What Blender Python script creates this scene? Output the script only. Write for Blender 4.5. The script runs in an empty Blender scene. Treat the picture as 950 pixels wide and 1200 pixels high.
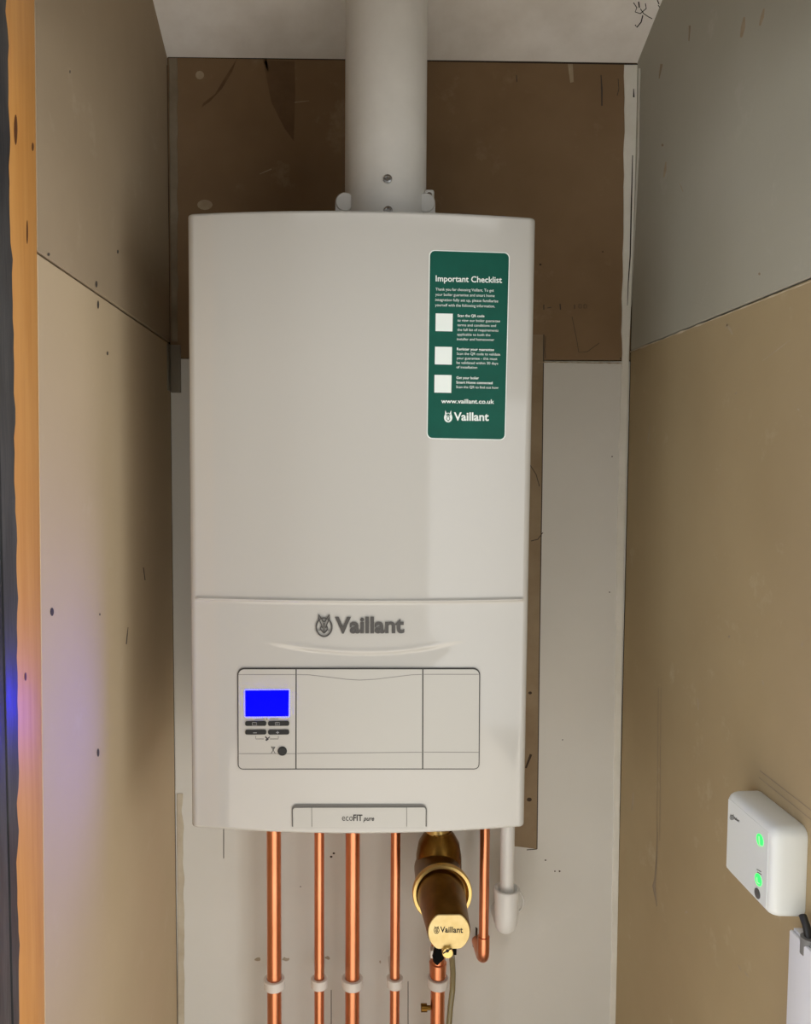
import bpy, bmesh, math, random
from mathutils import Vector, Matrix, noise
random.seed(7)
S = bpy.context.scene
COL = S.collection
V = Vector

# ------------------------------------------------------------------ camera
FPX, CX, CY = 915.0, 424.0, 600.0          # focal length and principal point, pixels of a 950x1200 frame
YAW, PIT, ROL = math.radians(.94), math.radians(-3.32), math.radians(.2)
EYE = V((-.013, -.893, .071))
fwd = V((math.sin(YAW)*math.cos(PIT), math.cos(YAW)*math.cos(PIT), math.sin(PIT)))
r0 = V((math.cos(YAW), -math.sin(YAW), 0)); u0 = r0.cross(fwd)
rgt = r0*math.cos(ROL) + u0*math.sin(ROL); upv = -r0*math.sin(ROL) + u0*math.cos(ROL)
cam = bpy.data.cameras.new('camera'); co = bpy.data.objects.new('camera', cam); COL.objects.link(co)
cam.sensor_fit = 'HORIZONTAL'; cam.sensor_width = 36; cam.lens = FPX/950*36
cam.shift_x = (475-CX)/950; cam.clip_start = .01
m = Matrix((rgt, upv, -fwd)).transposed().to_4x4(); m.translation = EYE
co.matrix_world = m
S.camera = co

# ------------------------------------------------------------------ light
S.view_settings.view_transform = 'Standard'; S.view_settings.look = 'None'
S.view_settings.gamma = 1; S.view_settings.exposure = -0.1; S.view_settings.use_curve_mapping = False
w = bpy.data.worlds.new('world'); S.world = w; w.use_nodes = True
w.node_tree.nodes['Background'].inputs[0].default_value = (1.0, .97, .92, 1)
w.node_tree.nodes['Background'].inputs[1].default_value = .25

def area(name, loc, target, sx, sy, power, col):
    l = bpy.data.lights.new(name, 'AREA'); l.shape = 'RECTANGLE'; l.size = sx; l.size_y = sy
    l.energy = power; l.color = col
    o = bpy.data.objects.new(name, l); COL.objects.link(o); o.location = loc
    o.rotation_euler = (V(target)-V(loc)).to_track_quat('-Z', 'Y').to_euler()
    return o
area('side_fill', (2.3, -1.7, -.25), (-.1, .1, -.1), 1.5, 1.7, 31, (.95, .98, 1.0))  # added side light with no visible source, lifts the left wall
area('side_fill', (-2.2, -1.9, -.25), (.2, .1, -.1), 1.5, 1.7, 36, (.92, .97, 1.0))  # its added counterpart on the other side, lifts the right wall
area('front_right_fill', (1.85, -3.3, -.4), (.05, 0, -.3), 1.9, 1.9, 20, (.95, .98, 1.0))  # added light out of view, for the back wall and the panel reflection
area('overhead_fill', (.3, -1.35, 1.0), (.3, -1.35, 0), 1.5, 1.0, 10, (1.0, .98, .95))  # added overhead light, unseen, so the boiler front darkens towards its top
sl = bpy.data.lights.new('sun_on_floor', 'SUN'); sl.energy = 16; sl.angle = .02; sl.color = (1, .97, .93)
so = bpy.data.objects.new('sun_on_floor', sl); COL.objects.link(so)
so.rotation_euler = V((.9, -.25, -1)).to_track_quat('-Z', 'Y').to_euler()

# ------------------------------------------------------------------ picture-to-place helpers
def ray(px, py):
    return fwd + rgt*((px-CX)/FPX) - upv*((py-CY)/FPX)
def P(px, py, ax, v):
    i = 'xyz'.index(ax); d = ray(px, py)
    return EYE + d*((v-EYE[i])/d[i])
def plane(p0, n):
    p0 = V(p0); n = V(n).normalized()
    def f(px, py, off=0.0):
        d = ray(px, py); return EYE + d*((p0+n*off-EYE).dot(n)/d.dot(n))
    return f

# ------------------------------------------------------------------ materials
def lin(c):
    return tuple(((v/255)/12.92 if v/255 <= .04045 else ((v/255+.055)/1.055)**2.4) for v in c) + (1,)
def mat(name, col, rough=.6, metal=0.0, col2=None, scale=8, detail=4, lo=.35, hi=.65, bump=0, bscale=120, bdist=.001,
        stretch=None, emit=None, es=0, spec=.5, coat=0, trans=0, ior=1.5):
    m = bpy.data.materials.new(name); m.use_nodes = True; nt = m.node_tree; b = nt.nodes['Principled BSDF']
    b.inputs['Base Color'].default_value = lin(col); b.inputs['Roughness'].default_value = rough
    b.inputs['Metallic'].default_value = metal; b.inputs['Specular IOR Level'].default_value = spec
    b.inputs['Coat Weight'].default_value = coat; b.inputs['Coat Roughness'].default_value = .04
    b.inputs['Transmission Weight'].default_value = trans; b.inputs['IOR'].default_value = ior
    tc = nt.nodes.new('ShaderNodeTexCoord'); mp = nt.nodes.new('ShaderNodeMapping')
    nt.links.new(tc.outputs['Object'], mp.inputs[0])
    if stretch: mp.inputs['Scale'].default_value = stretch
    if col2:
        n = nt.nodes.new('ShaderNodeTexNoise'); n.inputs['Scale'].default_value = scale; n.inputs['Detail'].default_value = detail
        n.inputs['Roughness'].default_value = .6
        r = nt.nodes.new('ShaderNodeValToRGB'); r.color_ramp.elements[0].position = lo; r.color_ramp.elements[1].position = hi
        r.color_ramp.elements[0].color = lin(col); r.color_ramp.elements[1].color = lin(col2)
        nt.links.new(mp.outputs[0], n.inputs['Vector']); nt.links.new(n.outputs['Fac'], r.inputs[0])
        nt.links.new(r.outputs[0], b.inputs['Base Color'])
    if bump:
        n2 = nt.nodes.new('ShaderNodeTexNoise'); n2.inputs['Scale'].default_value = bscale; n2.inputs['Detail'].default_value = 3
        bp = nt.nodes.new('ShaderNodeBump'); bp.inputs['Strength'].default_value = bump; bp.inputs['Distance'].default_value = bdist
        nt.links.new(mp.outputs[0], n2.inputs['Vector']); nt.links.new(n2.outputs['Fac'], bp.inputs['Height'])
        nt.links.new(bp.outputs[0], b.inputs['Normal'])
    if emit:
        b.inputs['Emission Color'].default_value = emit + (1,); b.inputs['Emission Strength'].default_value = es
    return m

def board_mat(name, a, b, c, seed):
    """plasterboard paper: two broad tones, fine fibre grain and pale scuffs"""
    m = mat(name, a, .85, 0, b, 2.6, 5, .3, .7, .12, 260, .0006, spec=.25)
    nt = m.node_tree; bs = nt.nodes['Principled BSDF']
    mp = [n for n in nt.nodes if n.type == 'MAPPING'][0]; mp.inputs['Location'].default_value = (seed*3.1, seed*1.7, seed*.9)
    ramp = [n for n in nt.nodes if n.type == 'VALTORGB'][0]
    n = nt.nodes.new('ShaderNodeTexNoise'); n.inputs['Scale'].default_value = 14; n.inputs['Detail'].default_value = 8; n.inputs['Roughness'].default_value = .7
    r = nt.nodes.new('ShaderNodeValToRGB'); r.color_ramp.elements[0].position = .6; r.color_ramp.elements[1].position = .78
    mx = nt.nodes.new('ShaderNodeMixRGB'); mx.inputs[2].default_value = lin(c)
    sc = nt.nodes.new('ShaderNodeMath'); sc.operation = 'MULTIPLY'; sc.inputs[1].default_value = .55
    nt.links.new(mp.outputs[0], n.inputs['Vector']); nt.links.new(n.outputs['Fac'], r.inputs[0]); nt.links.new(r.outputs[0], sc.inputs[0])
    nt.links.new(sc.outputs[0], mx.inputs[0]); nt.links.new(ramp.outputs[0], mx.inputs[1]); nt.links.new(mx.outputs[0], bs.inputs['Base Color'])
    return m

M = {}
M['brown_board'] = board_mat('brown_board', (160, 141, 108), (172, 153, 119), (194, 180, 154), 1)
M['brown_board_back'] = board_mat('brown_board_back', (122, 98, 72), (144, 120, 92), (164, 146, 120), 2)
M['grey_board'] = board_mat('grey_board', (216, 215, 209), (224, 223, 218), (230, 228, 222), 3)
M['grey_board_right'] = board_mat('grey_board_right', (164, 160, 144), (172, 168, 154), (190, 186, 174), 4)
M['tan_board'] = board_mat('tan_board', (190, 170, 138), (198, 178, 148), (204, 188, 162), 5)
M['tan_board_upper'] = board_mat('tan_board_upper', (158, 140, 114), (168, 150, 124), (184, 168, 144), 6)
M['ceiling'] = mat('ceiling', (222, 217, 210), .8, 0, (242, 239, 235), 7, 6, bump=.15, bscale=60)
M['filler'] = mat('filler', (226, 224, 214), .85, 0, (234, 232, 224), 20, 5, bump=.5, bscale=90, bdist=.002)
M['filler_dull'] = mat('filler_dull', (140, 128, 108), .9, 0, (120, 106, 86), 14, 5, bump=.4, bscale=90)
M['filler_low'] = mat('filler_low', (206, 198, 180), .9, 0, (186, 174, 152), 20, 5, bump=.4, bscale=90)
M['damp'] = mat('damp', (94, 72, 48), .9, 0, (108, 84, 58), 30)
M['dark_gap'] = mat('dark_gap', (48, 40, 32), .95)
M['pencil'] = mat('pencil', (74, 66, 58), .8)
M['faint_mark'] = mat('faint_mark', (134, 118, 96), .9, 0, (150, 134, 112), 40)
M['paper'] = mat('paper', (206, 192, 166), .9, 0, (186, 170, 142), 60)
M['tan_mottle'] = mat('tan_mottle', (186, 176, 158), .9, 0, (160, 148, 128), 60)
M['spot'] = mat('spot', (66, 52, 40), .9)
M['scuff'] = mat('scuff', (172, 156, 130), .9, 0, (158, 140, 114), 60)
M['ink'] = mat('ink', (26, 24, 24), .7)
M['pine'] = mat('pine', (208, 144, 72), .5, 0, (220, 160, 88), 9, 4, .3, .7, .1, 60, stretch=(14, 14, .7))
M['knot'] = mat('knot', (98, 56, 24), .6)
M['dark_paint'] = mat('dark_paint', (52, 52, 54), .32, 0, (74, 74, 74), 12, 4, .4, .7, .2, 50, stretch=(6, 6, .8))
M['floor'] = mat('floor', (196, 190, 180), .7, 0, (186, 178, 168), 6, 5, bump=.2)
M['room_wall'] = mat('room_wall', (205, 198, 186), .9)
M['white'] = mat('white', (190, 188, 182), .08, spec=.5, coat=.2)
M['white_flap'] = mat('white_flap', (188, 186, 179), .34)
M['casing'] = mat('casing', (188, 186, 180), .4)
M['seam'] = mat('seam', (58, 56, 54), .7)
M['badge_seam'] = mat('badge_seam', (104, 102, 97), .7)
M['rubber'] = mat('rubber', (8, 9, 10), .8, spec=.1)
M['brown_strip'] = mat('brown_strip', (140, 120, 94), .9, 0, (156, 138, 112), 12, 5)
M['fine_line'] = mat('fine_line', (140, 138, 134), .7)
M['chrome_letter'] = mat('chrome_letter', (84, 82, 80), .4, .3)
M['screen'] = mat('screen', (4, 4, 40), .2, emit=(.0, .0, 1.0), es=130.0, spec=.05)
M['screen_rim'] = mat('screen_rim', (190, 192, 240), .3)
M['black'] = mat('black', (14, 18, 20), .35)
M['print_grey'] = mat('print_grey', (150, 150, 150), .6)
M['teal'] = mat('teal', (0, 78, 64), .45, 0, (0, 84, 69), 30, spec=.25)
M['white_print'] = mat('white_print', (232, 240, 236), .5)
M['flue'] = mat('flue', (206, 203, 196), .38, 0, (212, 209, 202), 20)
M['steel'] = mat('steel', (190, 190, 188), .25, 1.0)
M['copper'] = mat('copper', (230, 156, 118), .3, 1.0, (212, 134, 96), 30, 4, .3, .7, stretch=(1, 1, .25))
M['clip'] = mat('clip', (232, 226, 220), .4)
M['brass_shaded'] = mat('brass_shaded', (136, 100, 44), .34, 1.0, (112, 80, 32), 30, 4)  # darker copy of the brass, dark reflections from below put into its colour
M['brass'] = mat('brass', (206, 180, 120), .35, 1.0, (224, 196, 126), 40, 3)
M['brass_face'] = mat('brass_face', (214, 196, 146), .42, .85, (204, 182, 126), 50, 4)
M['plastic_pipe'] = mat('plastic_pipe', (240, 241, 240), .3)
M['tube'] = mat('tube', (150, 138, 100), .25, trans=.4)
M['box_white'] = mat('box_white', (230, 234, 232), .4)
M['box_face'] = mat('box_face', (228, 233, 232), .3)
M['green_led'] = mat('green_led', (20, 200, 60), .3, emit=(.05, 1.0, .16), es=1.3)
M['button_grey'] = mat('button_grey', (84, 84, 84), .4)
M['trunking'] = mat('trunking', (226, 228, 232), .4)
M['cable'] = mat('cable', (34, 34, 34), .5)
M['gland'] = mat('gland', (120, 120, 118), .45)
M['bracket'] = mat('bracket', (128, 120, 106), .5, .2)
M['hole'] = mat('hole', (22, 18, 14), 1.0)

# ------------------------------------------------------------------ object helpers
W = {}                                              # world matrix of every object that parents others
def tag(o, label=None, cat=None, group=None, kind=None):
    if label: o['label'] = label
    if cat: o['category'] = cat
    if group: o['group'] = group
    if kind: o['kind'] = kind
    return o
def thing(name, label, cat, loc=(0, 0, 0), rot=None, group=None):
    o = bpy.data.objects.new(name, None); COL.objects.link(o); o.empty_display_size = .02
    mw = Matrix.Translation(V(loc)) @ (rot or Matrix.Identity(4))
    o.matrix_world = mw; W[o.name] = mw
    return tag(o, label, cat, group)
def obj(name, bm, m, parent=None, sharp=35, **k):
    """link the bmesh, given in world coordinates, as ONE mesh object under parent"""
    me = bpy.data.meshes.new(name)
    mw = W[parent.name] if parent else Matrix.Identity(4)
    bm.transform(mw.inverted()); bmesh.ops.recalc_face_normals(bm, faces=bm.faces[:])
    bm.to_mesh(me); bm.free()
    me.materials.append(M[m] if isinstance(m, str) else m)
    if sharp:
        for p in me.polygons: p.use_smooth = True
        me.set_sharp_from_angle(angle=math.radians(sharp))
    o = bpy.data.objects.new(name, me); COL.objects.link(o)
    if parent: o.parent = parent
    W[o.name] = mw
    return tag(o, **k)
def box(bm, a, b, bev=0, seg=2, mx=None):
    x0, y0, z0 = a; x1, y1, z1 = b
    vs = [bm.verts.new((x, y, z)) for x in (x0, x1) for y in (y0, y1) for z in (z0, z1)]
    fs = [bm.faces.new([vs[i] for i in q]) for q in ((0,1,3,2),(4,6,7,5),(0,4,5,1),(2,3,7,6),(0,2,6,4),(1,5,7,3))]
    if bev:
        es = list({e for f in fs for e in f.edges})
        r = bmesh.ops.bevel(bm, geom=es, offset=bev, segments=seg, profile=.5, affect='EDGES')
    return bm
def bx(*a, **k): return box(bmesh.new(), *a, **k)
def ringframe(t):
    t = t.normalized(); a = V((0, 0, 1)) if abs(t.z) < .9 else V((0, 1, 0))
    n = t.cross(a).normalized(); return n, t.cross(n).normalized()
def tube(bm, pts, rad, seg=20, caps=True):
    pts = [V(p) for p in pts]; rings = []
    n = None
    for i, p in enumerate(pts):
        t = (pts[min(i+1, len(pts)-1)]-pts[max(i-1, 0)]).normalized()
        if n is None: n, b = ringframe(t)
        else:
            n = (n-t*n.dot(t)).normalized(); b = t.cross(n)
        r = rad[i] if isinstance(rad, (list, tuple)) else rad
        rings.append([bm.verts.new(p+n*(r*math.cos(2*math.pi*k/seg))+b*(r*math.sin(2*math.pi*k/seg))) for k in range(seg)])
    for a, c in zip(rings, rings[1:]):
        for k in range(seg): bm.faces.new((a[k], a[(k+1) % seg], c[(k+1) % seg], c[k]))
    if caps: bm.faces.new(rings[0]); bm.faces.new(rings[-1])
    return bm
def tb(*a, **k): return tube(bmesh.new(), *a, **k)
def lathe(prof, origin, axis, seg=32, close=False):
    """prof = (distance along axis, radius)"""
    bm = bmesh.new(); o = V(origin); t = V(axis).normalized(); n, b = ringframe(t); rings = []
    for d, r in prof:
        rings.append([bm.verts.new(o+t*d+n*(max(r, 1e-5)*math.cos(2*math.pi*k/seg))+b*(max(r, 1e-5)*math.sin(2*math.pi*k/seg))) for k in range(seg)])
    pr = list(zip(rings, rings[1:]))
    if close: pr.append((rings[-1], rings[0]))
    for a, c in pr:
        for k in range(seg): bm.faces.new((a[k], a[(k+1) % seg], c[(k+1) % seg], c[k]))
    if not close: bm.faces.new(rings[0]); bm.faces.new(rings[-1])
    return bm
def bend(p0, p1, p2, n=8):
    p0, p1, p2 = V(p0), V(p1), V(p2)
    return [p0*(1-t)**2+p1*2*t*(1-t)+p2*t*t for t in [i/n for i in range(n+1)]]
def ribbon(surf, pts, wd, off=.0003, bm=None, base=0.0, step=None):
    """a stroke that lies on a surface: pts in picture pixels, wd in pixels (one number or one per point)"""
    bm = bm or bmesh.new(); P2 = [V((p[0], p[1])) for p in pts]
    ws = wd if isinstance(wd, (list, tuple)) else [wd]*len(pts)
    if step:
        q, w2 = [], []
        for i in range(len(P2)-1):
            n = max(1, int((P2[i+1]-P2[i]).length/step))
            for k in range(n): q.append(P2[i].lerp(P2[i+1], k/n)); w2.append(ws[i]+(ws[i+1]-ws[i])*k/n)
        P2, ws = q+[P2[-1]], w2+[ws[-1]]
    L = []
    for i, p in enumerate(P2):
        t = (P2[min(i+1, len(P2)-1)]-P2[max(i-1, 0)]).normalized(); n = V((-t.y, t.x))*ws[i]*.5
        a, b = p+n, p-n
        L.append([bm.verts.new(surf(a.x, a.y, off)), bm.verts.new(surf(b.x, b.y, off)),
                  bm.verts.new(surf(b.x, b.y, base)), bm.verts.new(surf(a.x, a.y, base))])
    for a, c in zip(L, L[1:]):
        for i in range(3): bm.faces.new((a[i], a[(i+1) % 4], c[(i+1) % 4], c[i])) if i != 2 else None
        bm.faces.new((a[3], a[0], c[0], c[3]))
    bm.faces.new(L[0]); bm.faces.new(L[-1])
    return bm
def blob(surf, pts, off=.0003, bm=None, base=0.0):
    """a small filled outline lying on a surface"""
    bm = bm or bmesh.new()
    a = [bm.verts.new(surf(x, y, off)) for x, y in pts]; b = [bm.verts.new(surf(x, y, base)) for x, y in pts]
    n = len(pts); bm.faces.new(a)
    for i in range(n): bm.faces.new((a[i], a[(i+1) % n], b[(i+1) % n], b[i]))
    bmesh.ops.triangulate(bm, faces=[f for f in bm.faces if len(f.verts) > 4])
    return bm
def disc_pts(cx, cy, rx, ry=None, n=18):
    ry = ry or rx
    return [(cx+rx*math.cos(2*math.pi*i/n), cy+ry*math.sin(2*math.pi*i/n)) for i in range(n)]
def patch(surf, tl, tr, br, bl, rad=(0, 0, 0, 0), proud=.0008, base=0.0, nx=14, ny=1):
    """a thin slab with rounded corners laid on a surface; corners and radii in pixels"""
    wpx = (V(tr)-V(tl)).length; hpx = (V(bl)-V(tl)).length
    us = {i/nx for i in range(nx+1)}
    for k, r in enumerate(rad):
        if r:
            for a in range(7):
                d = r*(1-math.cos(a/6*math.pi/2))/wpx
                us.add(d if k in (0, 3) else 1-d)
    us = sorted(us); bm = bmesh.new(); cols = []
    for u in us:
        v0, v1 = 0.0, 1.0; x = u*wpx; xr = wpx-x
        def cut(r, x): return (r-math.sqrt(max(0, r*r-(r-x)**2)))/hpx if r and x < r else 0
        v0 = max(cut(rad[0], x), cut(rad[1], xr)); v1 = 1-max(cut(rad[3], x), cut(rad[2], xr))
        c = []
        for j in range(ny+1):
            v = v0+(v1-v0)*j/ny
            q = (V(tl)*(1-u)+V(tr)*u)*(1-v)+(V(bl)*(1-u)+V(br)*u)*v
            c.append((bm.verts.new(surf(q.x, q.y, proud)), bm.verts.new(surf(q.x, q.y, base))))
        cols.append(c)
    for a, b in zip(cols, cols[1:]):
        for j in range(ny): bm.faces.new((a[j][0], b[j][0], b[j+1][0], a[j+1][0]))
        bm.faces.new((a[0][0], b[0][0], b[0][1], a[0][1])); bm.faces.new((a[ny][0], b[ny][0], b[ny][1], a[ny][1]))
    for c in (cols[0], cols[-1]):
        for j in range(ny): bm.faces.new((c[j][0], c[j+1][0], c[j+1][1], c[j][1]))
    return bm
def text_bm(surf, s, x0, x1, base, cap, off=.0003, weight=0.0, slope=0.0, shear=0.0, bm=None, track=1.0):
    """flat lettering laid on a surface: left, right, baseline and capital height in pixels"""
    bm = bm or bmesh.new()
    cu = bpy.data.curves.new('lettering', 'FONT'); cu.body = s; cu.size = 1; cu.offset = weight; cu.shear = shear
    cu.resolution_u = 3; cu.space_character = track
    to = bpy.data.objects.new('lettering', cu); COL.objects.link(to)
    dg = bpy.context.evaluated_depsgraph_get()
    me = bpy.data.meshes.new_from_object(to.evaluated_get(dg))
    bpy.data.objects.remove(to); bpy.data.curves.remove(cu)
    if me.vertices:
        xs = [v.co.x for v in me.vertices]; a, b = min(xs), max(xs); kx = (x1-x0)/(b-a); ky = cap/.727
        vs = []
        for v in me.vertices:
            x = x0+(v.co.x-a)*kx; vs.append(bm.verts.new(surf(x, base-v.co.y*ky+slope*(x-x0), off)))
        for p in me.polygons:
            try: bm.faces.new([vs[i] for i in p.vertices])
            except ValueError: pass
    bpy.data.meshes.remove(me)
    return bm

# ------------------------------------------------------------------ setting
XL, XR, YB, ZB, ZF = -.29, .425, .33, .688, -1.45
SLOPE = .42
def ceil_z(y): return ZB+SLOPE*(YB-y)
surf_back = plane((0, YB, 0), (0, -1, 0)); surf_left = plane((XL, 0, 0), (1, 0, 0)); surf_right = plane((XR, 0, 0), (-1, 0, 0))
surf_ceil = plane((0, YB, ZB), (0, -SLOPE, -1))
YO = -.268; YO2 = -.31; HEAD = .475                   # opening of the cupboard: inner and outer face, head height
obj('floor', bx((-1.6, -3.6, ZF-.05), (1.9, .45, ZF)), 'floor', kind='structure', sharp=0)
wb = obj('wall_back', bx((XL-.1, YB+.0125, ZF), (XR+.1, YB+.09, 1.1)), 'dark_gap', kind='structure', sharp=0)
wl = obj('wall_left', bx((XL-.09, YO, ZF), (XL-.0125, YB+.0125, 1.1)), 'dark_gap', kind='structure', sharp=0)
wr = obj('wall_right', bx((XR+.0125, YO, ZF), (XR+.09, YB+.0125, 1.1)), 'dark_gap', kind='structure', sharp=0)
wf = bmesh.new()
box(wf, (XL-.09, YO2, ZF), (XL-.03, YO, 1.1)); box(wf, (XR+.03, YO2, ZF), (XR+.09, YO, 1.1)); box(wf, (XL-.03, YO2, HEAD+.02), (XR+.03, YO, 1.1))
obj('wall_front', wf, 'room_wall', kind='structure', sharp=0)
bm = bmesh.new()
vs = [bm.verts.new(p) for p in [(x, y, ceil_z(y)+d) for x in (XL-.0125, XR+.0125) for y in (YO, YB+.0125) for d in (0, .05)]]
for q in ((0,1,3,2),(4,6,7,5),(0,4,5,1),(2,3,7,6),(0,2,6,4),(1,5,7,3)): bm.faces.new([vs[i] for i in q])
ceil = obj('ceiling', bm, 'ceiling', kind='structure', sharp=0)

def board(name, wall, a, b, m, label):
    bm = bx(a, b, bev=.0012, seg=1)
    for v in bm.verts:
        if wall == wl and v.co.y < -.15: v.co.y += .026*(v.co.z-.03)
    return obj(name, bm, m, wall, label=label, sharp=0)
JB, JL, JR = .2372, .2600, .2515                    # heights of the horizontal board joints
board('plasterboard', wb, (XL, YB, JB+.0012), (XR, YB+.0124, 1.05), 'brown_board_back', 'brown upper plasterboard sheet of the back wall')
board('plasterboard', wb, (XL, YB, ZF), (XR, YB+.0124, JB-.0004), 'grey_board', 'grey lower plasterboard sheet of the back wall')
board('plasterboard', wl, (XL-.0124, -.190, JL+.0012), (XL, YB, 1.05), 'tan_board_upper', 'upper plasterboard sheet of the left wall')
board('plasterboard', wl, (XL-.0124, -.190, ZF), (XL, YB, JL-.001), 'tan_board', 'lower plasterboard sheet of the left wall')
board('plasterboard', wr, (XR, YO, JR+.001), (XR+.0124, YB, 1.05), 'grey_board_right', 'grey green upper plasterboard sheet of the right wall')
board('plasterboard', wr, (XR, YO, ZF), (XR+.0124, YB, JR-.0006), 'brown_board', 'brown lower plasterboard sheet of the right wall')

# filler strips in the corners
def strip(surf, left, right, off, seed, amp=2.0, ampr=.4):
    """vertical strip between two wavering edges, both run from top to bottom"""
    bm = bmesh.new(); n = 90; rows = []
    def at(pl, t):
        y = pl[0][1]+(pl[-1][1]-pl[0][1])*t
        for a, b in zip(pl, pl[1:]):
            if a[1] <= y <= b[1]+1e-6: return a[0]+(b[0]-a[0])*(y-a[1])/(b[1]-a[1]), y
        return pl[-1]
    for i in range(n+1):
        t = i/n; a, y = at(left, t); b, y2 = at(right, t)
        a += amp*noise.noise((y*.03, seed, 0))+amp*.5*noise.noise((y*.13, seed, 2)); b += ampr*noise.noise((y*.05, seed, 5))
        rows.append([bm.verts.new(surf(a, y, 0)), bm.verts.new(surf(a+.8, y, off)), bm.verts.new(surf(b-.4, y2, off)), bm.verts.new(surf(b, y2, 0))])
    for a, c in zip(rows, rows[1:]):
        for i in range(3): bm.faces.new((a[i], a[i+1], c[i+1], c[i]))
    return bm
obj('filler_strip', strip(surf_back, [(731, 76), (731, 180), (728, 420), (722, 640), (719, 900), (714, 1250)],
    [(747, 76), (745.5, 180), (737, 420), (731, 640), (727, 900), (721, 1250)], .0016, 3), 'filler', wb)
obj('filler_strip', strip(surf_right, [(748, 80), (746.5, 180), (738.5, 360)], [(750.5, 80), (749, 180), (739.5, 360)], .001, 5, .3, .6), 'filler', wr)
obj('filler_strip', strip(surf_back, [(197.5, 68), (199, 240), (201, 400)], [(208, 68), (208, 240), (208, 400)], .0012, 9, .4, 2), 'filler_dull', wb)
obj('filler_strip', strip(surf_back, [(207, 930), (208, 1100), (208, 1250)], [(214, 930), (216, 1100), (216, 1250)], .0012, 11, .4, 2), 'filler_low', wb)
obj('crack', ribbon(surf_back, [(741, 182), (739.6, 240), (738.2, 300), (736, 330), (735, 358)], [1, 1.6, 1.5, 1.2, .6], .0021), 'dark_gap', wb)
obj('crack', ribbon(surf_back, [(742.2, 104), (742.4, 114)], [.8, 2.0], .0021), 'dark_gap', wb)
# torn paper edge along the right-hand joint
def edge_tear(surf, p0, p1, seed, wmax, n=60):
    pts, ws = [], []
    for i in range(n+1):
        t = i/n; pts.append((p0[0]+(p1[0]-p0[0])*t, p0[1]+(p1[1]-p0[1])*t+.5*noise.noise((i*.4, seed, 0))))
        ws.append(.7+wmax*max(0, noise.noise((i*.33, seed, 7))+.15))
    return ribbon(surf, pts, ws, .0006)
obj('paper_tear', edge_tear(surf_right, (738, 412.5), (952, 328.8), 2, 3.0), 'paper', wr)
obj('paper_tear', edge_tear(surf_back, (630, 424.3), (730, 425.8), 6, 1.2), 'scuff', wb)

obj('gap', ribbon(surf_back, [(197, 66.5), (300, 68), (450, 70.3), (600, 72.6), (748, 75.2)], [2.2, 2.6, 1.6, 2.4, 1.8], .0004, step=12), 'dark_gap', wb)
# pencil lines, ink, marks and scuffs on the walls
bm = bmesh.new()
for pts, wd in (([(637, 392), (635, 560), (632, 760), (629, 995)], 1.2), ([(629, 995), (617, 996)], 1),
                ([(262, 968), (262, 1006)], 1), ([(388, 1160), (388, 1215)], .8), ([(478, 1150), (478, 1215)], .8),
                ([(639, 420), (638, 410), (639, 394)], .7)):
    obj('pencil_line', ribbon(surf_back, pts, wd), 'pencil', wb)
for pts, wd in (([(704, 88), (705, 105), (705, 124)], [1.2, 2, 1.6]), ([(724, 92), (725, 104), (723, 112)], .8), ([(605, 88), (605.5, 96)], 1),
                ([(637, 357), (637, 363)], 1.2), ([(641, 361), (646, 360)], .8), ([(656, 356), (656.5, 363)], 1.4), ([(673, 357), (673, 362)], 1),
                ([(678, 357), (678, 361), (681, 361), (681, 357), (678, 357)], .7), ([(684, 357), (684, 361), (687, 361), (687, 357), (684, 357)], .7),
                ([(670, 371), (675, 395), (678, 413), (688, 412), (702, 402)], .6), ([(621, 545), (628, 556), (632, 570)], .9), ([(622, 634), (630, 632), (636, 624)], 1.0)):
    ribbon(surf_back, pts, wd, bm=bm)
obj('pencil_mark', bm, 'pencil', wb, kind='stuff')
bm = bmesh.new()
for x, y, r in ((388, 1004, 1.6), (391, 1000, 1.5), (352, 1039, .8), (621, 812, 2.2), (620, 937, 3.0), (639, 1008, 1.1), (650, 1021, 1), (655.5, 1021, 1.2), (714, 694, .9),
                (717, 535, .9), (633, 310, 1.5), (706, 295, 1), (659, 867, .8), (727, 420, 1)):
    blob(surf_back, disc_pts(x, y, r, r*.8, 8), bm=bm)
ribbon(surf_back, [(616, 900), (622, 884)], [2.2, 3], bm=bm)
blob(surf_back, [(557, 1086), (559.5, 1088), (559, 1098), (563, 1104), (560, 1112), (554, 1110), (553, 1104), (557, 1098)], .0003, bm)
obj('mark', bm, 'spot', wb, kind='stuff')
bm = bmesh.new()
obj('damp_streak', blob(surf_back, [(308, 70), (345, 72), (346, 110), (344, 165), (333, 150), (318, 120)], .0002), 'damp', wb)
obj('damp_streak', blob(surf_back, [(278, 68), (272, 84), (260, 104), (246, 119), (236, 126), (238, 121), (252, 110), (264, 90)], .0002), 'damp', wb)
for x, y, rx, ry in ((334, 1124, 4, 2.2), (302, 1124, 3.5, 2), (384, 1123, 3, 2), (445, 1127, 2.5, 2)):  # small blobs near the pipe clips, darker than the board
    blob(surf_back, [(px+3*noise.noise((px*.2, py*.2, 3)), py+2*noise.noise((px*.3, py*.1, 8))) for px, py in disc_pts(x, y, rx, ry, 16)], .0002, bm)
obj('faint_mark', bm, 'tan_mottle', wb, kind='stuff')
obj('brown_strip', blob(surf_back, [(590, 392), (637, 392), (635, 560), (632, 760), (629, 995), (590, 990)], .0002), 'brown_strip', wb)
bm = bmesh.new()
blob(surf_back, disc_pts(234, 88, 5, 5, 12), .0002, bm); blob(surf_back, disc_pts(240, 240, 9, 6, 12), .0002, bm)
ribbon(surf_back, [(345, 120), (362, 118)], [1, .4], .0002, bm); ribbon(surf_back, [(304, 204), (318, 198)], [.5, 1.4], .0002, bm)
ribbon(surf_back, [(311, 71), (314, 84)], [4, 1], .0002, bm)
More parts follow.
